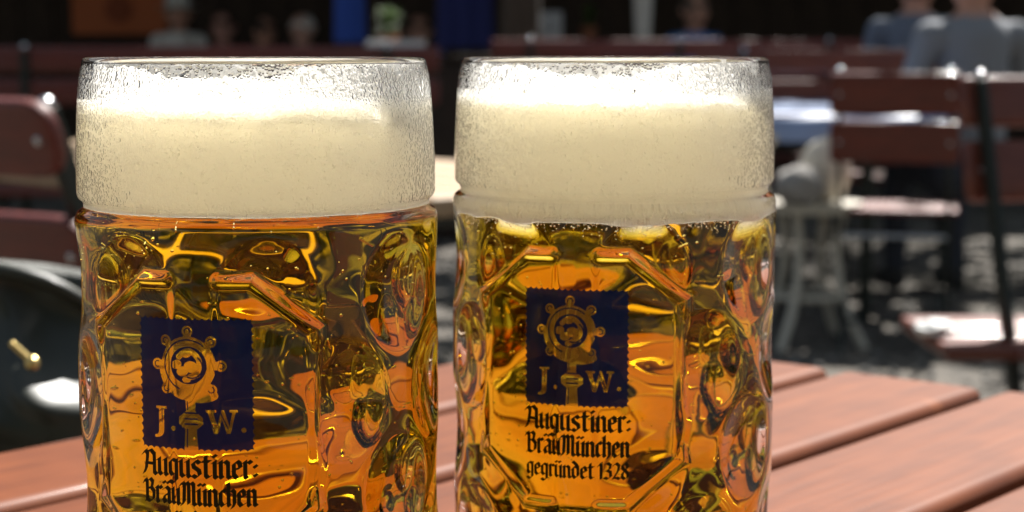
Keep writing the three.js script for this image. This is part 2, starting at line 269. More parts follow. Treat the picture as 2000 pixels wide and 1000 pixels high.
// ---------------------------------------------------------------- the print on the mugs
const GLYPHS = {                                                     // pen strokes of a broken script; x-height 1, [advance, strokes]
  A: [0.86, [[[-0.02, 1.18], [0.1, 1.36], [0.22, 1.2], [0.2, 0.9], [0.12, 0.3], [0, 0.02]], [[0.2, 1.3], [0.42, 1.42], [0.62, 1.2], [0.62, 0.12], [0.74, 0]], [[0.14, 0.62], [0.6, 0.62]]]],
  u: [0.62, [[[-0.04, 0.9], [0.06, 1], [0.06, 0.16], [0.18, 0.02], [0.38, 0.2]], [[0.32, 0.92], [0.42, 1], [0.42, 0.1], [0.5, 0]]]],
  g: [0.62, [[[0.4, 0.92], [0.2, 1], [0.06, 0.84], [0.06, 0.24], [0.18, 0.06], [0.4, 0.22]], [[0.34, 0.92], [0.42, 1], [0.42, -0.2], [0.22, -0.42], [0.0, -0.3]]]],
  s: [0.56, [[[0.4, 0.86], [0.22, 1], [0.06, 0.84], [0.1, 0.62], [0.36, 0.42], [0.4, 0.18], [0.22, 0], [0.03, 0.12]]]],
  t: [0.46, [[[0.14, 1.28], [0.14, 0.16], [0.24, 0.02], [0.36, 0.1]], [[-0.02, 0.98], [0.34, 0.98]]]],
  i: [0.34, [[[0.02, 0.9], [0.12, 1], [0.12, 0.1], [0.22, 0]], [[0.08, 1.34], [0.17, 1.26]]]],
  n: [0.64, [[[-0.02, 0.9], [0.07, 1], [0.07, 0.08], [0.14, 0]], [[0.08, 0.8], [0.28, 1], [0.42, 0.86], [0.42, 0.1], [0.52, 0]]]],
  e: [0.54, [[[0.08, 0.5], [0.38, 0.62], [0.34, 0.88], [0.22, 1], [0.06, 0.84], [0.06, 0.2], [0.2, 0], [0.4, 0.14]]]],
  r: [0.46, [[[-0.02, 0.9], [0.07, 1], [0.07, 0.08], [0.16, 0]], [[0.08, 0.8], [0.24, 1], [0.36, 0.88]]]],
  ':': [0.3, [[[0.06, 0.72], [0.14, 0.64]], [[0.06, 0.2], [0.14, 0.12]]]],
  B: [0.82, [[[-0.04, 1.16], [0.06, 1.36], [0.16, 1.2], [0.16, 0.1], [0.04, 0]], [[0.16, 1.2], [0.4, 1.42], [0.56, 1.24], [0.5, 0.94], [0.2, 0.78]], [[0.2, 0.78], [0.46, 0.86], [0.64, 0.64], [0.62, 0.2], [0.4, 0], [0.1, 0.08]]]],
  'ä': [0.62, [[[0.04, 0.86], [0.22, 1], [0.4, 0.86], [0.4, 0.12], [0.5, 0]], [[0.4, 0.58], [0.16, 0.5], [0.04, 0.28], [0.14, 0.02], [0.38, 0.22]], [[0.06, 1.32], [0.14, 1.25]], [[0.32, 1.32], [0.4, 1.25]]]],
  M: [1.02, [[[-0.04, 1.2], [0.08, 1.38], [0.2, 1.26], [0.16, 0.2], [0.04, 0]], [[0.18, 1.2], [0.34, 1.4], [0.46, 1.26], [0.46, 0.1]], [[0.46, 1.2], [0.64, 1.4], [0.76, 1.26], [0.76, 0.12], [0.88, 0]]]],
  'ü': [0.62, [[[-0.04, 0.9], [0.06, 1], [0.06, 0.16], [0.18, 0.02], [0.38, 0.2]], [[0.32, 0.92], [0.42, 1], [0.42, 0.1], [0.5, 0]], [[0.06, 1.32], [0.14, 1.25]], [[0.32, 1.32], [0.4, 1.25]]]],
  c: [0.44, [[[0.36, 0.88], [0.2, 1], [0.06, 0.84], [0.06, 0.2], [0.18, 0], [0.36, 0.14]]]],
  h: [0.62, [[[0.0, 1.34], [0.08, 1.42], [0.08, 0.08], [0.14, 0]], [[0.08, 0.8], [0.28, 1], [0.42, 0.86], [0.42, 0.14], [0.3, -0.1]]]],
  d: [0.62, [[[0.06, 1.4], [0.3, 1.16], [0.42, 0.92], [0.42, 0.2], [0.22, 0], [0.06, 0.2], [0.06, 0.8], [0.2, 1], [0.4, 0.88]]]],
  ' ': [0.26, []],
  1: [0.42, [[[0.02, 1.1], [0.18, 1.36], [0.18, 0]]]],
  3: [0.6, [[[0.04, 1.24], [0.22, 1.36], [0.42, 1.18], [0.36, 0.84], [0.16, 0.74], [0.42, 0.6], [0.44, 0.2], [0.22, 0], [0.0, 0.12]]]],
  2: [0.6, [[[0.04, 1.16], [0.22, 1.36], [0.42, 1.14], [0.36, 0.7], [0.04, 0.08], [0.24, 0.12], [0.46, 0.02]]]],
  8: [0.6, [[[0.24, 0.74], [0.06, 0.96], [0.08, 1.22], [0.24, 1.36], [0.42, 1.2], [0.4, 0.94], [0.08, 0.52], [0.04, 0.2], [0.22, 0], [0.44, 0.18], [0.44, 0.5], [0.24, 0.74]]]],
};
function penText(c, text, x0, x1, baseline, xh, nib) {
  const chars = [...text], total = chars.reduce((s, k) => s + GLYPHS[k][0], 0) - 0.1, sx = (x1 - x0) / total;
  const nx = Math.cos(0.62) * nib / 2, ny = -Math.sin(0.62) * nib / 2;
  let x = x0 + nib * 0.45;
  for (const k of chars) {
    for (const st of GLYPHS[k][1]) for (let i = 0; i + 1 < st.length; i++) {
      const ax = x + st[i][0] * sx, ay = baseline - st[i][1] * xh, bx = x + st[i + 1][0] * sx, by = baseline - st[i + 1][1] * xh;
      c.beginPath(); c.moveTo(ax - nx, ay - ny); c.lineTo(ax + nx, ay + ny); c.lineTo(bx + nx, by + ny); c.lineTo(bx - nx, by - ny); c.closePath(); c.fill(); c.lineWidth = nib * 0.17; c.stroke();
    }
    x += GLYPHS[k][0] * sx;
  }
}
const PRINT_W = 0.040, PRINT_H = 0.070, PRINT_S = 0.0755;
const printMap = (() => {
  const cv = document.createElement('canvas'); cv.width = 1024; cv.height = 1792;
  const c = cv.getContext('2d'), NAVY = 'rgba(8,36,92,0.98)', INK = '#16240f';
  c.clearRect(0, 0, 1024, 1792);
  const X0 = 48, X1 = 976, Y0 = 41, Y1 = 1062, w = X1 - X0, h = Y1 - Y0;
  c.fillStyle = NAVY; c.beginPath(); c.moveTo(X0, Y0);
  const n = 17;
  for (let i = 0; i < n; i++) { const a = X0 + (w * i) / n, b = X0 + (w * (i + 1)) / n; c.quadraticCurveTo(a + (b - a) * 0.35, Y0 + 30, b, Y0 - 4); }
  for (let i = 0; i < n; i++) { const a = Y0 + (h * i) / n, b = Y0 + (h * (i + 1)) / n; c.quadraticCurveTo(X1 - 30, a + (b - a) * 0.35, X1 + 6, b); }
  for (let i = 0; i < n; i++) { const a = X1 - (w * i) / n, b = X1 - (w * (i + 1)) / n; c.quadraticCurveTo(a + (b - a) * 0.35, Y1 - 30, b, Y1 + 4); }
  for (let i = 0; i < n; i++) { const a = Y1 - (h * i) / n, b = Y1 - (h * (i + 1)) / n; c.quadraticCurveTo(X0 + 30, a + (b - a) * 0.35, X0 - 6, b); }
  c.closePath(); c.fill();
  // the emblem, left clear: a crook whose ring carries eight knobs, on a staff with a node
  const cx = X0 + w * 0.455, cy = Y0 + h * 0.355, R = w * 0.235;
  c.globalCompositeOperation = 'destination-out'; c.fillStyle = c.strokeStyle = '#000'; c.lineCap = c.lineJoin = 'round';
  c.lineWidth = w * 0.085; c.beginPath(); c.arc(cx, cy, R * 0.84, 0.1 * Math.PI, 0.02 * Math.PI + 2 * Math.PI * 0.985); c.stroke();
  c.lineWidth = w * 0.075; c.beginPath(); c.arc(cx + w * 0.01, cy + h * 0.02, R * 1.0, 0.3 * Math.PI, 1.0 * Math.PI); c.stroke();
  c.beginPath(); c.moveTo(cx + R * 0.05, cy + R * 1.12); c.quadraticCurveTo(cx + R * 0.6, cy + R * 1.22, cx + R * 0.92, cy + R * 1.05); c.stroke();
  for (let k = 0; k < 8; k++) { const a = k * Math.PI / 4; if (k === 2) continue; c.beginPath(); c.arc(cx + Math.cos(a) * R * 1.2, cy + Math.sin(a) * R * 1.2, w * 0.047, 0, 7); c.fill(); c.lineWidth = w * 0.07; c.beginPath(); c.moveTo(cx + Math.cos(a) * R * 0.9, cy + Math.sin(a) * R * 0.9); c.lineTo(cx + Math.cos(a) * R * 1.15, cy + Math.sin(a) * R * 1.15); c.stroke(); }
  c.lineWidth = w * 0.05;                                            // the leafy curl inside the ring
  c.beginPath(); c.moveTo(cx - R * 0.32, cy - R * 0.3); c.quadraticCurveTo(cx + R * 0.1, cy - R * 0.75, cx + R * 0.42, cy - R * 0.2); c.quadraticCurveTo(cx + R * 0.5, cy + R * 0.35, cx + R * 0.1, cy + R * 0.4); c.stroke();
  for (const [a, b, r] of [[-0.42, -0.02, 0.2], [-0.05, -0.42, 0.19], [-0.2, 0.22, 0.22], [0.12, 0.05, 0.26], [-0.05, 0.5, 0.16], [0.3, 0.3, 0.16]]) { c.beginPath(); c.ellipse(cx + a * R, cy + b * R, r * R, r * R * 0.8, a, 0, 7); c.fill(); }
  const sx = X0 + w * 0.475, sy = cy + R * 1.15;
  c.beginPath(); c.moveTo(sx - w * 0.045, sy); c.lineTo(sx + w * 0.045, sy); c.lineTo(sx + w * 0.04, Y0 + h * 0.7); c.lineTo(sx + w * 0.105, Y0 + h * 0.75); c.lineTo(sx + w * 0.105, Y0 + h * 0.8); c.lineTo(sx + w * 0.05, Y0 + h * 0.84); c.lineTo(sx + w * 0.062, Y1 + 10); c.lineTo(sx - w * 0.062, Y1 + 10); c.lineTo(sx - w * 0.05, Y0 + h * 0.84); c.lineTo(sx - w * 0.105, Y0 + h * 0.8); c.lineTo(sx - w * 0.105, Y0 + h * 0.75); c.lineTo(sx - w * 0.04, Y0 + h * 0.7); c.closePath(); c.fill();
  c.font = 'bold 250px serif'; c.textAlign = 'center'; c.lineWidth = 7;
  c.fillText('J', X0 + w * 0.2, Y0 + h * 0.855); c.strokeText('J', X0 + w * 0.2, Y0 + h * 0.855);
  c.save(); c.translate(X0 + w * 0.735, Y0 + h * 0.865); c.scale(0.9, 1); c.fillText('W', 0, 0); c.strokeText('W', 0, 0); c.restore();
  for (const px of [0.315, 0.915]) { c.beginPath(); c.arc(X0 + w * px, Y0 + h * 0.84, 20, 0, 7); c.fill(); }
  // fine navy lines inside the clear shapes
  c.globalCompositeOperation = 'source-over'; c.strokeStyle = NAVY; c.lineWidth = 11;
  c.beginPath(); c.arc(cx, cy, R * 0.9, 0.62 * Math.PI, 1.72 * Math.PI); c.stroke();
  c.beginPath(); c.arc(cx + R * 0.03, cy, R * 0.64, 0.75 * Math.PI, 2.55 * Math.PI); c.stroke();
  c.beginPath(); c.arc(cx + R * 0.14, cy + R * 0.05, R * 0.4, -0.3 * Math.PI, 0.62 * Math.PI); c.stroke();
  for (let k = 0; k < 8; k++) { const a = k * Math.PI / 4; if (k === 2) continue; c.lineWidth = 8; c.beginPath(); c.arc(cx + Math.cos(a) * R * 1.2, cy + Math.sin(a) * R * 1.2, w * 0.024, a - 2, a + 2); c.stroke(); }
  c.lineWidth = 12;
  for (const y of [0.715, 0.76, 0.8]) { c.beginPath(); c.moveTo(sx - w * 0.05, Y0 + h * y); c.lineTo(sx + w * 0.055, Y0 + h * y); c.stroke(); }
  c.lineWidth = 9; c.beginPath(); c.moveTo(sx - w * 0.03, sy + 30); c.lineTo(sx - w * 0.026, Y0 + h * 0.69); c.moveTo(sx - w * 0.03, Y0 + h * 0.84); c.lineTo(sx - w * 0.036, Y1 - 24); c.stroke();
  c.lineWidth = 7; c.beginPath(); c.moveTo(X0 + w * 0.205, Y0 + h * 0.695); c.lineTo(X0 + w * 0.205, Y0 + h * 0.8); c.moveTo(X0 + w * 0.6, Y0 + h * 0.7); c.lineTo(X0 + w * 0.668, Y0 + h * 0.83); c.moveTo(X0 + w * 0.72, Y0 + h * 0.7); c.lineTo(X0 + w * 0.785, Y0 + h * 0.83); c.stroke();
  c.globalCompositeOperation = 'destination-over'; c.fillStyle = 'rgba(222,170,70,0.36)'; c.fillRect(X0 + 34, Y0 + 34, w - 68, h - 40); c.globalCompositeOperation = 'source-over';   // thin gold ink in the clear shapes
  c.fillStyle = c.strokeStyle = INK; c.lineJoin = 'miter'; c.lineCap = 'butt';
  penText(c, 'Augustiner:', X0 - 4, X1 + 4, 1272, 132, 33);
  penText(c, 'BräuMünchen', X0, X1 - 4, 1490, 126, 31);
  penText(c, 'gegründet 1328', X0 + 6, X1 - 6, 1686, 104, 26);
  const t = new THREE.CanvasTexture(cv); t.colorSpace = THREE.SRGBColorSpace; t.magFilter = THREE.LinearFilter;
  return t;
})();
const printMat = phys({ map: printMap, transparent: true, roughness: 0.4, metalness: 0, specularIntensity: 0.35, clearcoat: 0.2, clearcoatRoughness: 0.05 });
const printGeo = sheet(60, 60, (i, j) => { const a = (i - 0.5) * PRINT_W / 0.0582, s = PRINT_S + j * PRINT_H; return cyl(a, bodyR(a, s) + 0.00018, s); }, { uv: (i, j) => [i, 1 - j] });
function mug(label, beerLabel, x, z, turn, sLiquid, sFoam, seed) {
  const root = thing('beer_mug', label, 'beer mug', 'one litre beer mugs');
  root.position.set(x, TABLE_Y + 0.0006, z); root.rotation.y = turn;
  const level = (th) => sLiquid + 0.0011 * fbm(Math.sin(th) * 3.5 + seed, Math.cos(th) * 3.5, 11, 4);   // the foam's underside is uneven
  part('glass_body', grouped([[outerBody, 0], [rim, 0], [base, 0], [outerBand, 1], [cavity(0.0022, sFoam - 0.008, 16), 0], [cavity(sFoam - 0.008, level, 24), 2]]), [glass, dewGlass, wetGlass], root);
  // handle at the back: a thick C of solid glass
  const hp = new THREE.CatmullRomCurve3([[0, 0.150, -0.0565], [0, 0.158, -0.075], [0, 0.150, -0.094], [0, 0.120, -0.1005], [0, 0.085, -0.099], [0, 0.055, -0.088], [0, 0.040, -0.070], [0, 0.038, -0.0565]].map((p) => V(...p)));
  const hg = new THREE.TubeGeometry(hp, 48, 0.0095, 14, false);
  part('handle', hg, glass, root);
  part('print', printGeo, printMat, root);
  // the beer in it: the liquid up to the underside of the foam, the foam above
  const beer = thing('beer', beerLabel, 'beer', 'beer in the mugs');
  beer.position.copy(root.position); beer.rotation.y = turn;
  const side = sheet(240, 60, (i, j) => { const s = lerp(level(i * TURN), CAV, j); return cyl(i * TURN, innerR(s), s); }, { closed: true });
  const top = sheet(240, 6, (i, j) => cyl(i * TURN, Math.max(1e-5, innerR(level(i * TURN)) * j), lerp(sLiquid, level(i * TURN), j)), { closed: true });
  const bottom = sheet(240, 6, (i, j) => cyl(i * TURN, Math.max(1e-5, innerR(CAV) * (1 - j)), CAV), { closed: true });
  part('liquid', mergeGeometries([side, top, bottom]), beerMat, beer);
  const gap = 0.0003, N = (th, s) => fbm(Math.sin(th) * 3 + seed, Math.cos(th) * 3, s * 60 + seed, 4);
  const rimS = (th) => sFoam - 0.003 + 0.003 * N(th, 0.3) + 0.0015 * perlin.noise(Math.sin(th) * 9, Math.cos(th) * 9, seed);   // where the head meets the glass
  const bowlS = (th, f) => rimS(th) + 0.0105 * (1 - Math.exp(-(1 - f) / 0.13)) + 0.004 * smoothstep(1 - f, 0.02, 0.15) * fbm(Math.sin(th) * f * 4, Math.cos(th) * f * 4, seed + 5, 4);
  const fTop = sheet(240, 40, (i, j) => { const th = i * TURN, f = 1 - (1 - j) ** 1.6, s0 = rimS(th); return cyl(th, Math.max(1e-5, (innerR(s0) - gap) * f), bowlS(th * (f > 0.02 ? 1 : 0), f)); }, { closed: true, uv: (i, j) => [i, j] });
  const fBot = sheet(240, 4, (i, j) => cyl(i * TURN, Math.max(1e-5, (innerR(sLiquid) - gap) * (1 - j)), lerp(level(i * TURN), sLiquid, j) - 0.0003), { closed: true });
  // the side of the foam as it clings to the glass, torn along its upper edge and pitted there
  const edge = (th) => 0.0030 + 0.0028 * fbm(Math.sin(th) * 5 + seed, Math.cos(th) * 5, 2, 3) + 0.0016 * Math.abs(perlin.noise(Math.sin(th) * 14, Math.cos(th) * 14, seed)) + 0.0032 * smoothstep(Math.sin(th * 2 + seed), 0.4, 1);
  const fall = (j) => 0.35 * j + 0.65 * j * j * j;
  const film = sheet(720, 90, (i, j) => { const th = i * TURN, s = lerp(edge(th), level(th) - 0.0002, fall(j)); return cyl(th, innerR(s) - gap * 0.5 - 0.0004 * (0.5 + fbm(th * 30, s * 900, seed, 2)) * (1 - smoothstep(j, 0.3, 0.6)), s); },
    { closed: true, uv: (i, j) => [i, fall(j)], keep: (i, j) => { const th = i * TURN, p = perlin.noise(Math.sin(th) * 26 + 9, Math.cos(th) * 26, j * 12 + seed); return p < 0.5 || j > 0.4; } });
  const foam = part('foam', film, foamMat, beer);
  part('foam_top', fTop, frothMat, foam);
  // deeper layers of froth, each reaching less far up
  for (let k = 1; k <= 3; k++) {
    const up = (th) => 0.0105 + 0.0022 * k + 0.0022 * fbm(Math.sin(th) * 4 + k * 7, Math.cos(th) * 4, seed, 4);
    part('froth_layer', sheet(240, 24, (i, j) => { const th = i * TURN, s = lerp(up(th), sLiquid - 0.0012, j); return cyl(th, innerR(s) - gap - 0.0006 * k, s); }, { closed: true, uv: (i, j) => [i, j] }), wetFrothMat, foam);
  }
  part('foam_base', fBot, wetFrothMat, foam);
  const R = rng(Math.floor(seed * 100)), bub = [];
  for (let k = 0; k < 800; k++) { const d = 0.0045 * R() * R(), th = R() * TURN, s = level(th) + 0.0003 + d, q = cyl(th, innerR(s) - 0.0005 - 0.002 * R() * R(), s); bub.push(new THREE.IcosahedronGeometry(0.00014 + 0.00026 * R() * R(), 1).translate(q.x, q.y, q.z)); }
  for (let k = 0; k < 420; k++) { const th = R() * TURN, s = lerp(sLiquid + 0.004, 0.17, R()), q = cyl(th, (innerR(s) - 0.001) * Math.sqrt(0.35 + 0.65 * R()), s); bub.push(new THREE.IcosahedronGeometry(0.00022 + 0.0003 * R(), 1).translate(q.x, q.y, q.z)); }
  const bm = part('bubbles', mergeVertices(mergeGeometries(bub).deleteAttribute('uv')), bubbleMat, beer.children[0]); bm.userData.kind = 'stuff';
  return root;
}
const pL = at(500, 112, 0.583), pR = at(1200, 112, 0.649);
mug('nearer beer mug on the left, filled to the groove with beer and foam', 'golden beer with foam in the nearer left mug', pL.x, pL.z, -20 * Math.PI / 180 - Math.atan2(pL.x, -pL.z), 0.048, 0.0215, 1.3);
mug('farther beer mug on the right, foam reaching below the groove', 'golden beer with foam in the farther right mug', pR.x, pR.z, -12.5 * Math.PI / 180 - Math.atan2(pR.x, -pR.z), 0.0555, 0.0195, 7.7);
// ---------------------------------------------------------------- the beer garden behind the table
const maroonSet = woodSet(91, [0.41, 0.13, 0.062], [0.31, 0.085, 0.04], [0.49, 0.175, 0.085]);
const maroon = phys({ map: maroonSet.map, bumpMap: maroonSet.bump, bumpScale: 0.0005, roughness: 0.45, clearcoat: 0.3, clearcoatRoughness: 0.12 });
const russetSet = woodSet(33, [0.42, 0.18, 0.10], [0.33, 0.12, 0.07], [0.50, 0.24, 0.14]);
const russet = phys({ map: russetSet.map, bumpMap: russetSet.bump, bumpScale: 0.0005, roughness: 0.45, clearcoat: 0.3, clearcoatRoughness: 0.12 });
const paleSet = woodSet(55, [0.62, 0.52, 0.40], [0.52, 0.42, 0.31], [0.70, 0.61, 0.49]);
const paleWood = std({ map: paleSet.map, roughness: 0.6 });
const steel = std({ color: rgb(0.55, 0.6, 0.66), roughness: 0.3, metalness: 1 });
const bolt = std({ color: rgb(0.5, 0.5, 0.52), roughness: 0.25, metalness: 1 });
const brass = std({ color: rgb(0.75, 0.55, 0.22), roughness: 0.28, metalness: 1 });
const board = (w, h, d, round) => {                                  // a board with rounded corners, its face in xy
  const s = new THREE.Shape(), x = w / 2, y = h / 2, r = Math.max(round, 0.014);
  s.moveTo(-x + r, -y); s.lineTo(x - r, -y); s.quadraticCurveTo(x, -y, x, -y + r); s.lineTo(x, y - r); s.quadraticCurveTo(x, y, x - r, y); s.lineTo(-x + r, y); s.quadraticCurveTo(-x, y, -x, y - r); s.lineTo(-x, -y + r); s.quadraticCurveTo(-x, -y, -x + r, -y);
  const bv = Math.min(0.011, d * 0.38), g = toCreasedNormals(new THREE.ExtrudeGeometry(s, { depth: d - 2 * bv, bevelEnabled: true, bevelSize: bv, bevelOffset: -bv, bevelThickness: bv, bevelSegments: 3, curveSegments: 5 }), 0.7); g.translate(0, 0, -(d - 2 * bv) / 2);
  const p = g.attributes.position, uv = g.attributes.uv; for (let i = 0; i < p.count; i++) uv.setXY(i, p.getX(i) * 0.7, p.getY(i) * 2.2 + p.getZ(i)); return g;
};
// a folding chair: local +z is its front, the back boards at z = 0
function foldingChair(label, pos, yaw, { w = 0.42, top = 0.9, boards = [[0.84, 0.09], [0.71, 0.09]], wood = maroon, round = 0.02, seat = 0.45, lean = 0.22, thick = 0.024, rodY = 0.3, deep = 0.03 } = {}) {
  const c = thing('folding_chair', label, 'chair', 'wooden folding chairs around the tables');
  c.position.copy(pos); c.rotation.y = yaw;
  const zAt = (y) => lean * (seat + 0.05 - y);                       // the back post: top leaning back, foot forward
  for (const s of [-1, 1]) {
    part('post', bar(V(s * (w / 2 - 0.03), 0, zAt(0) + 0.08), V(s * (w / 2 - 0.03), top - 0.02, zAt(top)), 0.014, thick * 1.4), darkSteel, c);
    part('post_cap', new THREE.SphereGeometry(0.0115, 14, 10).translate(s * (w / 2 - 0.03), top - 0.012, zAt(top)), bolt, c);
    part('rear_leg', bar(V(s * (w / 2 - 0.05), 0, -0.12), V(s * (w / 2 - 0.05), seat - 0.01, 0.36), 0.012, 0.026), darkSteel, c);
  }
  for (const [y, h] of boards) {
    const b = part('back_board', board(w, h, deep, round), wood, c); b.position.set(0, y, zAt(y) - 0.013 - deep / 2); b.rotation.x = -Math.atan(lean);
    for (const s of [-1, 1]) { const k = part('bolt', new THREE.SphereGeometry(0.0075, 10, 6).scale(1, 1, 0.5), bolt, b); k.position.set(s * (w / 2 - 0.03), 0, -deep / 2 - 0.0005); const k2 = part('bolt', k.geometry, bolt, b); k2.position.set(s * (w / 2 - 0.03), 0, deep / 2 + 0.0005); }
  }
  const slat = box(w, 0.016, 0.058, 0.006);
  for (let k = 0; k < 6; k++) part('seat_slat', slat, wood, c).position.set(0, seat, 0.06 + k * 0.066);
  part('stretcher', rod(V(-w / 2 + 0.03, rodY, zAt(rodY) + 0.03), V(w / 2 - 0.03, rodY, zAt(rodY) + 0.03), 0.008), steel, c);
  part('stretcher', rod(V(-w / 2 + 0.05, 0.1, -0.02), V(w / 2 - 0.05, 0.1, -0.02), 0.007), darkSteel, c);
  return c;
}
// a bench with a back: local +z is its front
function bench(label, pos, yaw, len, wood, boards, seat = 0.45) {
  const c = thing('bench', label, 'bench', 'long wooden benches');
  c.position.copy(pos); c.rotation.y = yaw;
  for (const [y, h] of boards) { const b = part('back_board', board(len, h, 0.024, 0.012), wood, c); b.position.set(0, y, -0.03 - (y - 0.5) * 0.12); b.rotation.x = -0.12; }
  for (let k = 0; k < 3; k++) part('seat_plank', box(len, 0.026, 0.115, 0.008), wood, c).position.set(0, seat, 0.06 + k * 0.125);
  const top = boards.length ? Math.max(...boards.map(([y, h]) => y + h / 2)) : seat;
  for (const s of [-1, 0, 1]) {
    const x = s * (len / 2 - 0.2);
    if (boards.length) part('post', bar(V(x, 0, 0.0), V(x, top - 0.02, -0.012 - (top - 0.5) * 0.1), 0.03, 0.02), darkSteel, c);
    if (boards.length) part('post_cap', new THREE.SphereGeometry(0.015, 14, 10).translate(x, top - 0.002, -0.012 - (top - 0.5) * 0.1), bolt, c);
    part('leg', bar(V(x, 0, 0.34), V(x, seat - 0.013, 0.3), 0.03, 0.025), darkSteel, c);
    part('seat_bearer', bar(V(x, seat - 0.028, 0.0), V(x, seat - 0.028, 0.33), 0.03, 0.025), darkSteel, c);
  }
  return c;
}
function plankTable(label, cx, cz, yaw, len, width, y, wood, n, legMat = darkSteel) {
  const t = thing('beer_garden_table', label, 'table', 'tables in the background');
  t.position.set(cx, 0, cz); t.rotation.y = yaw;
  const g = box(len, 0.03, width / n - 0.008, 0.007, 3), p = g.attributes.position, uv = g.attributes.uv;
  for (let i = 0; i < p.count; i++) uv.setXY(i, p.getX(i) * 0.5, p.getZ(i) * 2);
  for (let k = 0; k < n; k++) part('plank', g, wood, t).position.set(0, y - 0.015, -width / 2 + (k + 0.5) * width / n);
  for (const s of [-1, 1]) {
    part('bearer', box(0.05, 0.04, width - 0.04), legMat, t).position.set(s * (len / 2 - 0.25), y - 0.051, 0);
    for (const q of [-1, 1]) part('leg', box(0.04, y - 0.07, 0.04), legMat, t).position.set(s * (len / 2 - 0.25), (y - 0.07) / 2, q * (width / 2 - 0.08));
  }
  return t;
}
const on = (px, depth) => { const p = at(px, 112, depth); return V(p.x, 0, p.z); };   // a spot on the ground straight below that column

// left: a dark chair close by with its back to us, a handbag on the bench along the table, a pale table in the sun, dark benches
foldingChair('dark maroon chair with rounded back boards at the left edge, behind the handbag', on(78, 2.5), Math.PI - 0.55, { w: 0.36, top: 0.9, boards: [[0.845, 0.108], [0.69, 0.11]], round: 0.05, lean: 0.34, deep: 0.022 });
plankTable('pale sunlit wooden table behind the left mug', -0.56, -3.41, Math.atan2(0.75, -0.66), 1.9, 0.74, 0.75, paleWood, 6);
bench('dark maroon bench with a high back at the far left', on(40, 6.9), 0, 3.2, maroon, [[0.935, 0.1], [0.81, 0.1]]);
// right: chairs one behind the other
foldingChair('maroon folding chair right of the right mug, its back boards turned to us', on(1752, 5.7), Math.PI - 0.25, { w: 0.40, top: 0.915, boards: [[0.832, 0.135], [0.68, 0.135]], wood: maroon, rodY: 0.37, thick: 0.03 });
foldingChair('russet folding chair cut off by the right edge of the picture', on(2150, 3.15), 0.2, { w: 0.42, top: 0.925, boards: [[0.868, 0.092], [0.745, 0.11]], wood: russet, round: 0.012, thick: 0.026 });
{
  const b = bench('low russet bench at the right edge, just beyond the table end', on(2268, 3.35), 0, 0.95, russet, []);
  b.userData.label = 'low russet bench without a back, just beyond the right table end';
}
bench('long russet bench standing behind the maroon folding chair', on(1850, 7.6), 0, 2.1, russet, [[0.925, 0.1], [0.80, 0.09]]);
bench('dark bench seen just above the rim of the right mug', on(1330, 9), 0, 1.9, maroon, [[0.985, 0.09], [0.86, 0.09]]);
{ // a table laid with a blue cloth
  const cloth = std({ color: rgb(0.24, 0.31, 0.48), roughness: 0.35, side: THREE.DoubleSide });
  const t = plankTable('table under the blue cloth right of the right mug', on(1450, 7.6).x, -7.6, 0.04, 1.0, 2.6, 0.745, maroon, 8);
  const c = sheet(60, 40, (i, j) => {
    const hw = 0.52, hd = 1.32, dr = 0.1, u = (i - 0.5) * 2 * (hw + dr), v = (j - 0.5) * 2 * (hd + dr), ox = Math.max(0, Math.abs(u) - hw), oz = Math.max(0, Math.abs(v) - hd), o = Math.min(dr, Math.hypot(ox, oz)), f = 0.02 * Math.sin((u + v) * 19) * o / dr;
    return V(Math.sign(u) * (Math.min(Math.abs(u), hw) + (ox ? 0.008 + f : 0)), 0.749 - o, Math.sign(v) * (Math.min(Math.abs(v), hd) + (oz ? 0.008 + f : 0)));
  }, { flip: false });
  const m = shade(new THREE.Mesh(c, cloth)); m.name = 'tablecloth'; m.position.copy(t.position); m.rotation.y = 0.04; scene.add(m);
  tag(m, 'blue tablecloth on the table right of the right mug', 'tablecloth');
}
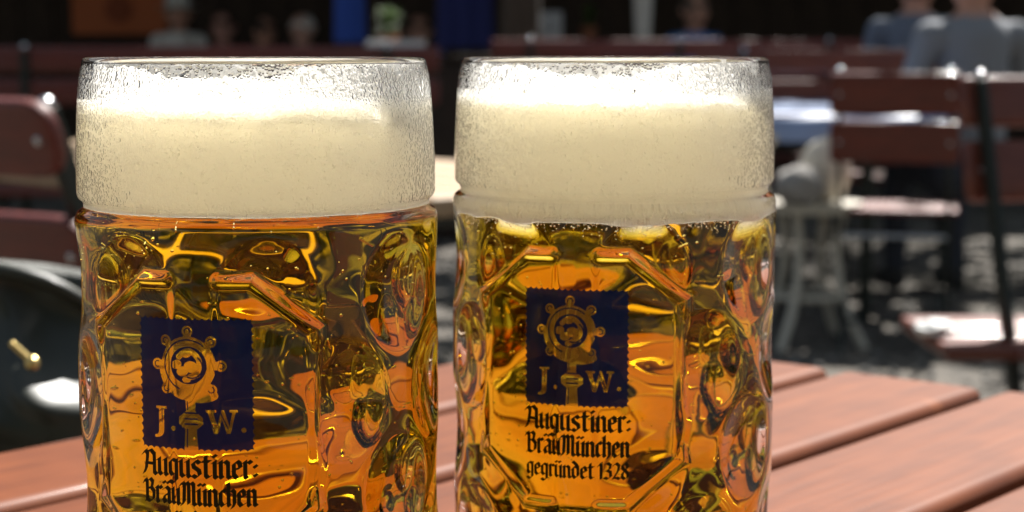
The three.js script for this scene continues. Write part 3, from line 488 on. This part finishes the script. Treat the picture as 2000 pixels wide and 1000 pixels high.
{ // cream chair with curved legs and a soft cushion
  const c = thing('cream_chair', 'cream painted chair with curved legs just right of the right mug', 'chair'), p = on(1590, 5.9), cream = std({ color: rgb(0.5, 0.46, 0.38), roughness: 0.5 });
  c.position.copy(p); c.rotation.y = 0.1;
  for (const sx of [-1, 1]) for (const sz of [-1, 1]) part('leg', new THREE.TubeGeometry(new THREE.CatmullRomCurve3([V(sx * 0.075, 0.44, sz * 0.1), V(sx * 0.062, 0.3, sz * 0.09), V(sx * 0.085, 0.14, sz * 0.12), V(sx * 0.14, 0.0, sz * 0.17)]), 16, 0.015, 8), cream, c);
  part('seat', new THREE.CylinderGeometry(0.17, 0.16, 0.03, 32).translate(0, 0.455, 0), cream, c);
  part('stretcher_ring', new THREE.TorusGeometry(0.12, 0.012, 8, 32).rotateX(Math.PI / 2).translate(0, 0.16, 0), cream, c);
  for (const s of [-1, 1]) part('back_post', new THREE.TubeGeometry(new THREE.CatmullRomCurve3([V(s * 0.13, 0.46, -0.1), V(s * 0.14, 0.6, -0.13), V(s * 0.09, 0.68, -0.15)]), 10, 0.014, 8), cream, c);
  const cu = shade(new THREE.Mesh(new THREE.SphereGeometry(0.1, 32, 20).scale(0.85, 1.05, 0.6), std({ color: rgb(0.72, 0.66, 0.55), roughness: 0.9 })));
  cu.name = 'cushion'; cu.position.set(p.x + 0.04, 0.575, p.z + 0.01); scene.add(cu); tag(cu, 'plump cream cushion leaning on the cream chair', 'cushion');
  const bg = shade(new THREE.Mesh(new THREE.SphereGeometry(0.08, 28, 16).scale(1, 0.8, 0.8), std({ color: rgb(0.3, 0.28, 0.26), roughness: 0.9 })));
  { const q = bg.geometry.attributes.position; for (let i = 0; i < q.count; i++) { const k = 1 + 0.18 * perlin.noise(q.getX(i) * 26, q.getY(i) * 26, q.getZ(i) * 26); q.setXYZ(i, q.getX(i) * k, q.getY(i) * k, q.getZ(i) * k); } bg.geometry.computeVertexNormals(); }
  bg.name = 'rolled_blanket'; bg.position.set(p.x - 0.06, 0.53, p.z + 0.1); scene.add(bg); tag(bg, 'crumpled grey blanket on the seat of the cream chair', 'blanket');
}
{ // crumpled napkin lying on the low bench
  const g = new THREE.IcosahedronGeometry(0.03, 3), q = g.attributes.position; for (let i = 0; i < q.count; i++) { const k = 1 + 0.5 * perlin.noise(q.getX(i) * 60, q.getY(i) * 60, q.getZ(i) * 60); q.setXYZ(i, q.getX(i) * k * 1.1, q.getY(i) * k * 0.45, q.getZ(i) * k); } g.computeVertexNormals();
  const m = shade(new THREE.Mesh(mergeVertices(g), std({ color: rgb(0.8, 0.8, 0.78), roughness: 0.8 }))); m.name = 'paper_napkin'; const p = at(1822, 668, 3.1); m.position.set(p.x, 0.478, -3.1); scene.add(m); tag(m, 'crumpled white paper napkin on the low russet bench', 'napkin');
}
{ // the handbag, on a bench along the far side of the table
  const bb = bench('dark bench behind the left table edge, carrying the handbag', V(-0.56, 0, -1.42), TA - Math.PI / 2 + Math.PI, 1.1, maroon, []);
  const leather = (() => { const t = dataTex(512, 512, (() => { const R = rng(6), P = []; for (let i = 0; i < 900; i++) P.push([R() * 64, R() * 64]); const cell = {}; P.forEach((p) => { const k = ((p[0] / 4) | 0) + ',' + ((p[1] / 4) | 0); (cell[k] ??= []).push(p); }); return (x, y) => { const u = x / 8, v = y / 8; let d1 = 9, d2 = 9; for (let a = -1; a <= 1; a++) for (let b = -1; b <= 1; b++) for (const p of cell[((((u / 4) | 0) + a + 16) % 16) + ',' + ((((v / 4) | 0) + b + 16) % 16)] ?? []) { let dx = Math.abs(p[0] - u), dy = Math.abs(p[1] - v); dx = Math.min(dx, 64 - dx); dy = Math.min(dy, 64 - dy); const d = Math.hypot(dx, dy); if (d < d1) { d2 = d1; d1 = d; } else if (d < d2) d2 = d; } return clamp((d2 - d1) * 0.6, 0, 1); }; })(), false); t.repeat.set(3, 2); return phys({ color: rgb(0.028, 0.03, 0.02), roughness: 0.42, bumpMap: t, bumpScale: 0.00012 }); })();
  const hb = thing('handbag', 'dark leather handbag with pale rolled edges and brass clasp, left of the mugs', 'handbag');
  const B = V(-0.40, 0.4635, -1.27); hb.position.copy(B);
  const W = 0.46, Hh = 0.34, D = 0.17;
  // soft folds and the rolled edge of the flap, as ridges on the leather: [points, height, half width]
  const folds = [[[[-230, 590], [-120, 545], [0, 545], [90, 572], [180, 622], [260, 700]], 0.014, 0.0075], [[[70, 600], [130, 625], [180, 652], [240, 700]], 0.010, 0.006], [[[-60, 560], [-10, 630], [25, 710], [70, 765], [130, 790], [220, 800], [300, 790]], 0.022, 0.011], [[[-200, 700], [-80, 760], [20, 830], [140, 850]], 0.007, 0.010]].map(([q, h, w]) => [new THREE.CatmullRomCurve3(q.map(([x, y]) => at(x, y, 1.185).sub(B))).getPoints(60), h, w]);
  const ridge = (x, y) => { let t = 0; for (const [q, h, w] of folds) { let m = 1; for (const p of q) m = Math.min(m, (p.x - x) ** 2 + (p.y - y) ** 2); t += h * Math.exp(-m / (w * w)) * (0.7 + 0.5 * perlin.noise(x * 14, y * 14, h * 100)); } return t; };
  const sec = (u, v) => { const a = u * TURN, n = 2.5, cx = Math.sign(Math.cos(a)) * Math.abs(Math.cos(a)) ** (2 / n), cz = Math.sign(Math.sin(a)) * Math.abs(Math.sin(a)) ** (2 / n), slump = 0.016 * fbm(cx * 2 + 3, v * 3, cz * 2, 3), x = cx * (W / 2) * (0.9 + 0.1 * Math.sin(Math.PI * v)) + slump, y = v * (Hh - 0.05 * cx * cx); return V(x, y, cz * (D / 2) * (0.85 + 0.3 * Math.sin(Math.PI * (0.1 + 0.7 * v))) * (1 - 0.6 * smoothstep(v, 0.72, 1)) + slump + (cz > 0 ? ridge(x, y) * Math.min(1, cz * 2) : 0)); };
  part('body', mergeGeometries([sheet(260, 150, (i, j) => sec(-i, j), { closed: true, uv: (i, j) => [i, j] }), sheet(96, 4, (i, j) => { const p = sec(-i, 1); return V(p.x * (1 - j), p.y + 0.006 * j, p.z * (1 - j)); }, { closed: true }), sheet(96, 2, (i, j) => { const p = sec(i, 0); return V(p.x * (1 - j), 0.0005, p.z * (1 - j)); }, { closed: true })]), leather, hb);
  part('strap', new THREE.TubeGeometry(new THREE.CatmullRomCurve3([[-190, 600, 1.26], [-120, 540, 1.24], [0, 528, 1.22], [110, 560, 1.22], [200, 620, 1.24], [260, 700, 1.27]].map(([x, y, d]) => at(x, y, d).sub(B))), 40, 0.0055, 10), leather, hb);
  const cp = at(40, 686, 1.15).sub(B), cl = part('clasp', box(0.018, 0.004, 0.005, 0.002), brass, hb); cl.position.copy(cp); cl.rotation.z = -0.75;
  part('clasp_knob', new THREE.SphereGeometry(0.005, 16, 10), brass, cl).position.set(0.011, 0, 0.002);
}
// ---------------------------------------------------------------- far things in the shade of the hall
function hangs(name, label, category, geo, mat, pos, group) { const m = shade(new THREE.Mesh(geo, mat)); m.name = numbered(name); m.position.copy(pos); scene.add(m); return tag(m, label, category, group); }
{
  const n = thing('notice_board', 'orange framed board on the hall wall, upper left', 'board'), p = at(208, 66, 15.4);
  n.position.set(p.x, p.y, -15.93);
  part('panel', box(0.84, 1.3, 0.04, 0.01).translate(0, 0.65, 0), std({ color: rgb(0.5, 0.12, 0.025), roughness: 0.6 }), n);
  for (const s of [-1, 1]) part('frame', box(0.07, 1.46, 0.06).translate(s * 0.457, 0.65, 0), timber, n);
  for (const y of [-0.04, 1.34]) part('frame', box(0.84, 0.07, 0.06).translate(0, y, 0), timber, n);
  part('ornament', new THREE.CylinderGeometry(0.12, 0.12, 0.02, 24).rotateX(Math.PI / 2).translate(0, 0.22, 0.032), std({ color: rgb(0.28, 0.06, 0.015), roughness: 0.7 }), n);
}
function parasol(label, px, depth, rTop, rBottom, yBottom, col) {   // a folded parasol: cloth gathered round its pole
  const t = thing('folded_parasol', label, 'parasol', 'folded parasols in the background'), p = on(px, depth); t.position.copy(p);
  part('pole', new THREE.CylinderGeometry(0.022, 0.022, 2.75, 12).translate(0, 1.375, 0), darkSteel, t);
  part('cloth', sheet(72, 24, (i, j) => { const a = i * TURN, r = (lerp(rBottom, rTop, j) * (1 + 0.16 * Math.cos(a * 8 + j * 2)) + 0.01) * (1 - smoothstep(j, 0.9, 1) * 0.7); return V(Math.sin(a) * r, lerp(yBottom, 2.6, j), Math.cos(a) * r); }, { closed: true, flip: true }), std({ color: col, roughness: 0.75, side: THREE.DoubleSide }), t);
  part('foot', new THREE.CylinderGeometry(0.24, 0.26, 0.06, 24).translate(0, 0.03, 0), std({ color: rgb(0.2, 0.2, 0.2), roughness: 0.9 }), t);
}
parasol('bright blue folded parasol above the left mug', 684, 11, 0.06, 0.075, 1.03, rgb(0.02, 0.07, 0.36));
parasol('dark blue folded parasol above the gap between the mugs', 908, 12, 0.12, 0.16, 1.0, rgb(0.012, 0.018, 0.12));
parasol('off white folded parasol above the right mug', 1255, 11, 0.09, 0.03, 1.02, rgb(0.6, 0.58, 0.53));
{ // sideboards and what stands on them
  const side = (label, px0, px1, depth, h) => { const t = thing('sideboard', label, 'sideboard', 'dark sideboards in the background'), a = on(px0, depth), b = on(px1, depth), w = b.x - a.x; t.position.set((a.x + b.x) / 2, 0, -depth); part('top', box(w, 0.03, 0.45).translate(0, h - 0.015, 0), timber, t); part('carcass', box(w - 0.04, h - 0.031, 0.4).translate(0, (h - 0.031) / 2, 0), timber, t); for (let k = 0; k < 3; k++) part('door', box((w - 0.1) / 3 - 0.02, h - 0.15, 0.02).translate(((k - 1) * (w - 0.1)) / 3, h / 2, 0.208), timber, t); };
  side('dark sideboard just above the rim of the left mug', 560, 955, 9.4, 0.955);
  side('dark sideboard between the tree and the off white parasol', 1050, 1240, 12.4, 1.045);
  const wp = at(773, 92, 9.3);
  hangs('linen_stack', 'stack of folded white linen just above the left rim', 'linen', mergeGeometries([0, 1, 2, 3].map((k) => box(0.3 - 0.006 * (k % 2), 0.017, 0.2, 0.008).translate(0.004 * (k % 2), 0.0087 + k * 0.0176, 0))), std({ color: rgb(0.75, 0.74, 0.72), roughness: 0.9 }), V(wp.x, 0.9555, -9.3));
  const gp = at(1073, 85, 12.3);
  const u = thing('drinks_dispenser', 'pale grey dispenser box on the far dark sideboard', 'dispenser'); u.position.set(gp.x, 1.0455, -12.3);
  part('housing', box(0.17, 0.2, 0.16, 0.012).translate(0, 0.1, 0), std({ color: rgb(0.42, 0.42, 0.42), roughness: 0.5 }), u); part('tap', rod(V(0, 0.1, 0.08), V(0, 0.085, 0.12), 0.01), steel, u);
}
for (const [px, depth, y, lab, seed] of [[757, 9.35, 0.9555, 'small green potted plant behind the white linen above the left mug', 4], [1150, 12.35, 1.0455, 'green potted plant on the far sideboard beside the dispenser', 5]]) {
  const t = thing('potted_plant', lab, 'plant', 'potted plants'), p = on(px, depth), R = rng(seed), g = []; t.position.set(p.x, y, -depth - 0.08);
  part('pot', new THREE.LatheGeometry([[0, 0], [0.04, 0], [0.055, 0.09], [0.06, 0.09], [0.06, 0.1], [0.05, 0.1], [0.045, 0.08], [0, 0.08]].map((q) => new THREE.Vector2(...q)), 24), std({ color: rgb(0.3, 0.12, 0.06), roughness: 0.9 }), t);
  for (let k = 0; k < 60; k++) { const L = 0.05 + 0.06 * R(), a = R() * TURN, e = 0.2 + R() * 1.2; const lf = sheet(4, 6, (i, j) => V((i - 0.5) * 0.03 * Math.sin(Math.PI * (0.08 + 0.9 * j)), L * j, 0.25 * L * j * j)); lf.rotateX(e).rotateY(a).translate(0, 0.08 + 0.12 * R(), 0); g.push(lf); }
  part('leaves', mergeGeometries(g), phys({ color: rgb(0.09, 0.16, 0.03), roughness: 0.7, transmission: 0.3, thickness: 0, side: THREE.DoubleSide }), t);
}
// people seated at the far tables
const bodyField = (() => {
  const J = [ // [a, ra, b, rb]
    [V(-0.085, 0.5, 0), 0.1, V(0.085, 0.5, 0), 0.1], [V(0, 0.52, 0), 0.125, V(0, 0.78, -0.01), 0.125], [V(0, 0.78, -0.01), 0.125, V(0, 0.98, 0), 0.13], [V(-0.15, 1.0, 0), 0.06, V(0.15, 1.0, 0), 0.06], [V(0, 1.02, 0), 0.055, V(0, 1.14, 0.015), 0.05],
    [V(0, 1.2, 0.02), 0.088, V(0, 1.25, 0.015), 0.092], [V(0, 1.15, 0.06), 0.045, V(0, 1.2, 0.085), 0.03], [V(0, 1.185, 0.11), 0.014, V(0, 1.215, 0.1), 0.01]];
  for (const s of [-1, 1]) J.push([V(s * 0.09, 0.5, 0), 0.092, V(s * 0.12, 0.52, 0.42), 0.062], [V(s * 0.12, 0.51, 0.42), 0.06, V(s * 0.12, 0.08, 0.44), 0.042], [V(s * 0.12, 0.045, 0.42), 0.042, V(s * 0.13, 0.035, 0.58), 0.034], [V(s * 0.175, 1.0, 0), 0.058, V(s * 0.235, 0.76, 0.06), 0.044], [V(s * 0.235, 0.76, 0.06), 0.043, V(s * 0.14, 0.8, 0.3), 0.03], [V(s * 0.14, 0.8, 0.3), 0.03, V(s * 0.11, 0.795, 0.38), 0.026], [V(s * 0.09, 1.205, 0.01), 0.02, V(s * 0.098, 1.225, 0.005), 0.022]);
  const N = 88, S = 0.72, O = V(0, 0.69, 0.2), mc = new MarchingCubes(N, std({}), false, false, 90000), p = V(0, 0, 0), ab = V(0, 0, 0), ap = V(0, 0, 0);
  for (let z = 0; z < N; z++) for (let y = 0; y < N; y++) for (let x = 0; x < N; x++) {
    p.set(((x - N / 2) / (N / 2)) * S + O.x, ((y - N / 2) / (N / 2)) * S + O.y, ((z - N / 2) / (N / 2)) * S + O.z);
    let d = 1; for (const [a, ra, b, rb] of J) { ab.subVectors(b, a); ap.subVectors(p, a); const t = clamp(ap.dot(ab) / ab.lengthSq(), 0, 1), q = ap.addScaledVector(ab, -t).length() - lerp(ra, rb, t); const h = clamp(0.5 + (0.5 * (d - q)) / 0.022, 0, 1); d = lerp(d, q, h) - 0.022 * h * (1 - h); }
    mc.field[z * N * N + y * N + x] = -d;
  }
  mc.isolation = 0; mc.update();
  const g = new THREE.BufferGeometry(), n = mc.count, pos = new Float32Array(n * 3), nor = new Float32Array(n * 3);
  for (let i = 0; i < n; i++) { pos[i * 3] = mc.positionArray[i * 3] * S + O.x; pos[i * 3 + 1] = mc.positionArray[i * 3 + 1] * S + O.y; pos[i * 3 + 2] = mc.positionArray[i * 3 + 2] * S + O.z; for (let k = 0; k < 3; k++) nor[i * 3 + k] = mc.normalArray[i * 3 + k]; }
  g.setAttribute('position', new THREE.BufferAttribute(pos, 3)); g.setAttribute('normal', new THREE.BufferAttribute(nor, 3));
  return g;
})();
const bodyMat = std({ vertexColors: true, roughness: 0.85 });
function person(label, px, py, depth, yaw, shirt, hairCol, { skin = [0.5, 0.27, 0.19], legs = [0.03, 0.035, 0.05], hat = null } = {}) {   // py: the middle of the head
  const t = thing('person', label, 'person', 'people sitting in the beer garden'), q = at(px, py, depth); t.position.set(q.x, q.y - 1.215, q.z); t.rotation.y = yaw;
  const g = bodyField.clone(), p = g.attributes.position, c = new Float32Array(p.count * 3);
  for (let i = 0; i < p.count; i++) { const x = p.getX(i), y = p.getY(i), z = p.getZ(i); let k = y > 1.075 || (z > 0.27 && y > 0.7) ? skin : y < 0.6 ? legs : shirt; if (y > 1.215 && y < 1.24 && z > 0.08 && Math.abs(Math.abs(x) - 0.034) < 0.013) k = [0.03, 0.02, 0.02]; if (y > 1.145 && y < 1.157 && z > 0.085 && Math.abs(x) < 0.028) k = [0.3, 0.1, 0.08]; if (z > 0.36 && y < 0.1) k = [0.02, 0.02, 0.02]; c.set(k, i * 3); }
  g.setAttribute('color', new THREE.BufferAttribute(c, 3));
  part('body', g, bodyMat, t);
  const hg = new THREE.SphereGeometry(0.105, 28, 20, 0, TURN, 0, Math.PI * 0.62).rotateX(-0.5), hp = hg.attributes.position; for (let i = 0; i < hp.count; i++) { const k = 1 + 0.09 * perlin.noise(hp.getX(i) * 40, hp.getY(i) * 40, hp.getZ(i) * 40); hp.setXYZ(i, hp.getX(i) * k, hp.getY(i) * k, hp.getZ(i) * k); } hg.computeVertexNormals();
  part('hair', hg.translate(0, 1.235, 0.005), std({ color: rgb(...hairCol), roughness: 0.8, side: THREE.DoubleSide }), t);
  if (hat) part('hat', new THREE.LatheGeometry([[0.0, 0.1], [0.07, 0.095], [0.1, 0.05], [0.108, 0], [0.17, -0.012], [0.172, -0.006]].map((a) => new THREE.Vector2(...a)), 28).translate(0, 1.28, 0), std({ color: rgb(...hat), roughness: 0.85 }), t);
  return t;
}
person('person in a white shirt and white hat, upper left', 348, 28, 14.8, 0.3, [0.7, 0.69, 0.65], [0.3, 0.25, 0.2], { hat: [0.7, 0.68, 0.62] });
person('person in a dark red top left of the grey haired one', 436, 56, 15, -0.2, [0.2, 0.03, 0.045], [0.06, 0.03, 0.02], { skin: [0.55, 0.3, 0.24] });
person('person in a black jacket turned aside, above the left mug', 512, 64, 15, 1.1, [0.03, 0.03, 0.035], [0.02, 0.014, 0.01]);
person('person with white hair in an orange shirt, left of the bright blue parasol', 592, 58, 14.8, -0.5, [0.6, 0.24, 0.08], [0.7, 0.68, 0.64], { skin: [0.6, 0.36, 0.28] });
person('person in a violet blue shirt above the right end of the left rim', 818, 62, 14.8, 0.2, [0.2, 0.24, 0.62], [0.04, 0.03, 0.02]);
person('person in a bright blue shirt above the right mug', 1356, 24, 13, 0.4, [0.05, 0.19, 0.5], [0.12, 0.09, 0.07]);
person('person in a grey shirt at the upper right, back turned', 1905, -42, 6.7, Math.PI + 0.15, [0.2, 0.21, 0.23], [0.05, 0.04, 0.03]);
person('person in a slate jacket beside the grey shirted one', 1790, -30, 8.6, Math.PI - 0.3, [0.12, 0.14, 0.18], [0.03, 0.02, 0.02]);
renderer.render(scene, camera);
